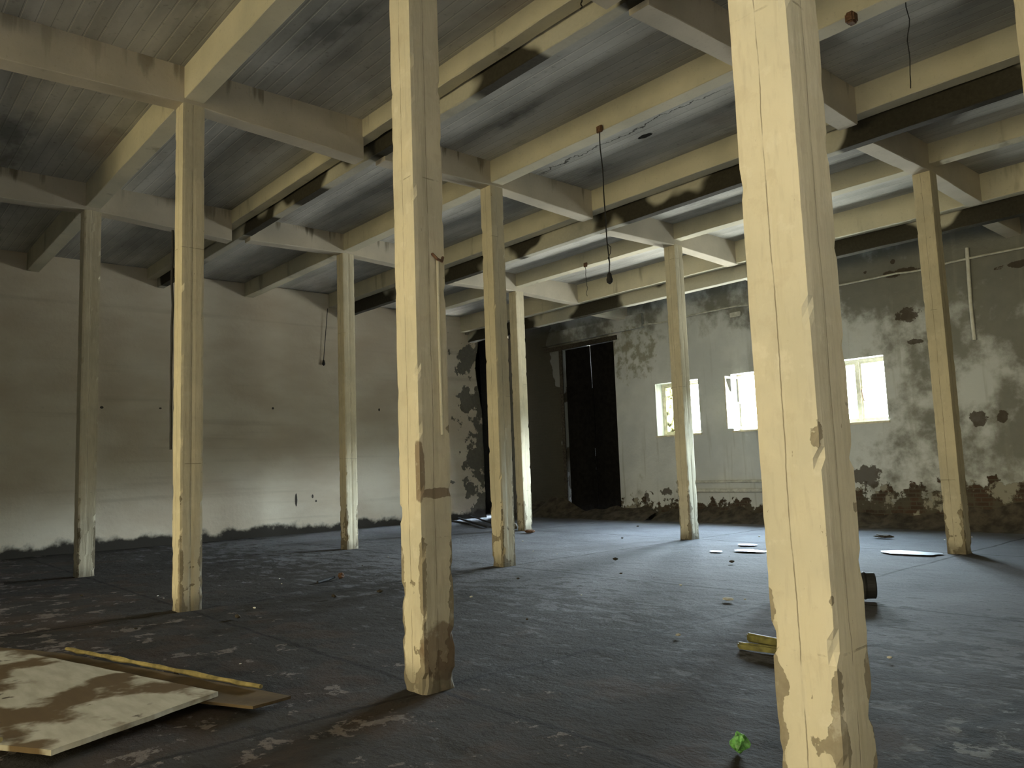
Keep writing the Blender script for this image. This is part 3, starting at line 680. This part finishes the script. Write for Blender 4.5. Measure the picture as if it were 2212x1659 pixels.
for n_, (a, b_, r, lab) in enumerate([((-9.6, 11.2, .05), (-6.1, 9.5, .02), .028, 'dark pole lying on the floor from the far left corner towards the farthest column'),
                          ((-9.5, 11.6, .09), (-5.6, 9.6, .03), .022, 'thinner dark pole lying beside the one in the far left corner'),
                          ((-9.4, 10.7, .02), (-7.6, 10.1, .02), .03, 'short pole stub lying at the foot of the peeling left wall')]):
    o = link('lying_pole', tube_bm([a, tuple((Vector(a)+Vector(b_))/2 + Vector((0, 0, -.005))), b_], r, 8), M_DARK, loc=a); tag(o, lab, 'pole')
tag(lump('concrete_block', (-5.18, 9.52), .13, M_CONC, 21, (1.0, 1.3, .6), .3), 'lump of rubble at the foot of the farthest column', 'rubble')
tag(lump('brick_piece', (-4.02, 9.05), .10, M_RUST, 22, (1.5, .8, .4), .25), 'flat brick piece on the pale floor right of the farthest column', 'brick')
tag(lump('brick_piece', (1.15, 12.9), .10, M_CLOD, 24, (1.3, .8, .6), .3), 'dark brick piece at the foot of the window wall under the middle window', 'brick')
tag(lump('brick_piece', (3.05, 11.3), .10, M_CLOD, 25, (1.6, .9, .4), .3), 'dark brick piece on the floor between the nearest column and the right-hand column', 'brick')
# rubble heaps along the foot of the window wall (one uncountable mass)
def heap(x0, x1, hf, depth, nm):
    bm = bmesh.new(); n = int((x1-x0)/.12); m_ = 9; G = []
    for i in range(n+1):
        x = x0+(x1-x0)*i/n; row = []
        for j in range(m_+1):
            t_ = j/m_; dep = depth*(1+.35*nz(x, 2, 0, .9)); y = WY - dep*t_ - .002
            z_ = hf(x)*(1-t_)**1.4*(1+.5*nz(x, y, 0, 2.3)) + .03*nz(x, y, 4, 9)*(1-t_) - .02*t_ - .01
            row.append(bm.verts.new((x, y, max(z_, -.03))))
        G.append(row)
    for i in range(n):
        for j in range(m_): bm.faces.new((G[i][j], G[i+1][j], G[i+1][j+1], G[i][j+1]))
    o = link(nm, bm, M_RUBBLE, loc=(x0, WY, 0), fixn=True); return o
o = heap(-9.85, -4.0, lambda x: .22+.32*math.exp(-((x+8.2)/.9)**2)+.12*math.exp(-((x+4.9)/.6)**2), .75, 'rubble_heap'); o['kind'] = 'stuff'; tag(o, 'dark rubble and dirt heaped at the foot of the black gate', 'rubble')
o = heap(-3.9, 13.5, lambda x: .17+.10*(1+nz(x, 0, 0, .7))+.10*max(0, min(1, (x-1)/4)), .55, 'rubble_heap'); o['kind'] = 'stuff'; tag(o, 'low dark rubble strip along the foot of the window wall', 'rubble')

# puddles
def puddle(c, rx, ry, seed, lab):
    bm = bmesh.new(); n = 40
    v = [bm.verts.new((rx*math.cos(a*2*math.pi/n)*(1+.35*nz(math.cos(a*2*math.pi/n), math.sin(a*2*math.pi/n), seed, 1.5)), ry*math.sin(a*2*math.pi/n)*(1+.35*nz(math.cos(a*2*math.pi/n), math.sin(a*2*math.pi/n), seed+4, 1.5)), 0)) for a in range(n)]
    bm.faces.new(v); o = link('puddle', bm, M_WATER); o.location = (*c, .0012); tag(o, lab, 'puddle')
puddle((4.35, 9.25), .45, .26, 1, 'shining puddle left of the foot of the right-hand column')
puddle((2.2, 8.30), .30, .15, 2, 'shining puddle at the left side of the nearest column')
puddle((1.75, 7.98), .12, .08, 3, 'tiny puddle left of the shining one beside the nearest column')
puddle((1.65, 9.10), .20, .12, 4, 'faint puddle farther back towards the middle window')

# chips and clods strewn on the floor
chip = None
for k in range(44):
    for _ in range(20):
        x = random.uniform(-3, 8.3); y = random.uniform(-1.5, 12)
        if all(abs(x-a)+abs(y-b_) > .5 for a in Xg for b_ in Yg): break
    white = k < 26
    if chip is None: chip = {}
    if white not in chip:
        o = lump('plaster_chip' if white else 'dirt_clod', (x, y, -.004), .018 if white else .035, M_CHIP if white else M_CLOD, k, (1.2, .8, .6), .4, 1)
        chip[white] = o
    else:
        o = chip[white].copy(); COL.objects.link(o)
    o.location = (x, y, -.004); s = random.uniform(.5, 1.2); o.scale = (s, s, s); o.rotation_euler = (0, 0, random.uniform(0, 6.28))
    tag(o, 'tiny white plaster chip strewn on the floor' if white else 'small dark clod of dirt strewn on the floor', 'chip' if white else 'clod', 'plaster chips strewn on the floor' if white else 'dirt clods strewn on the floor')
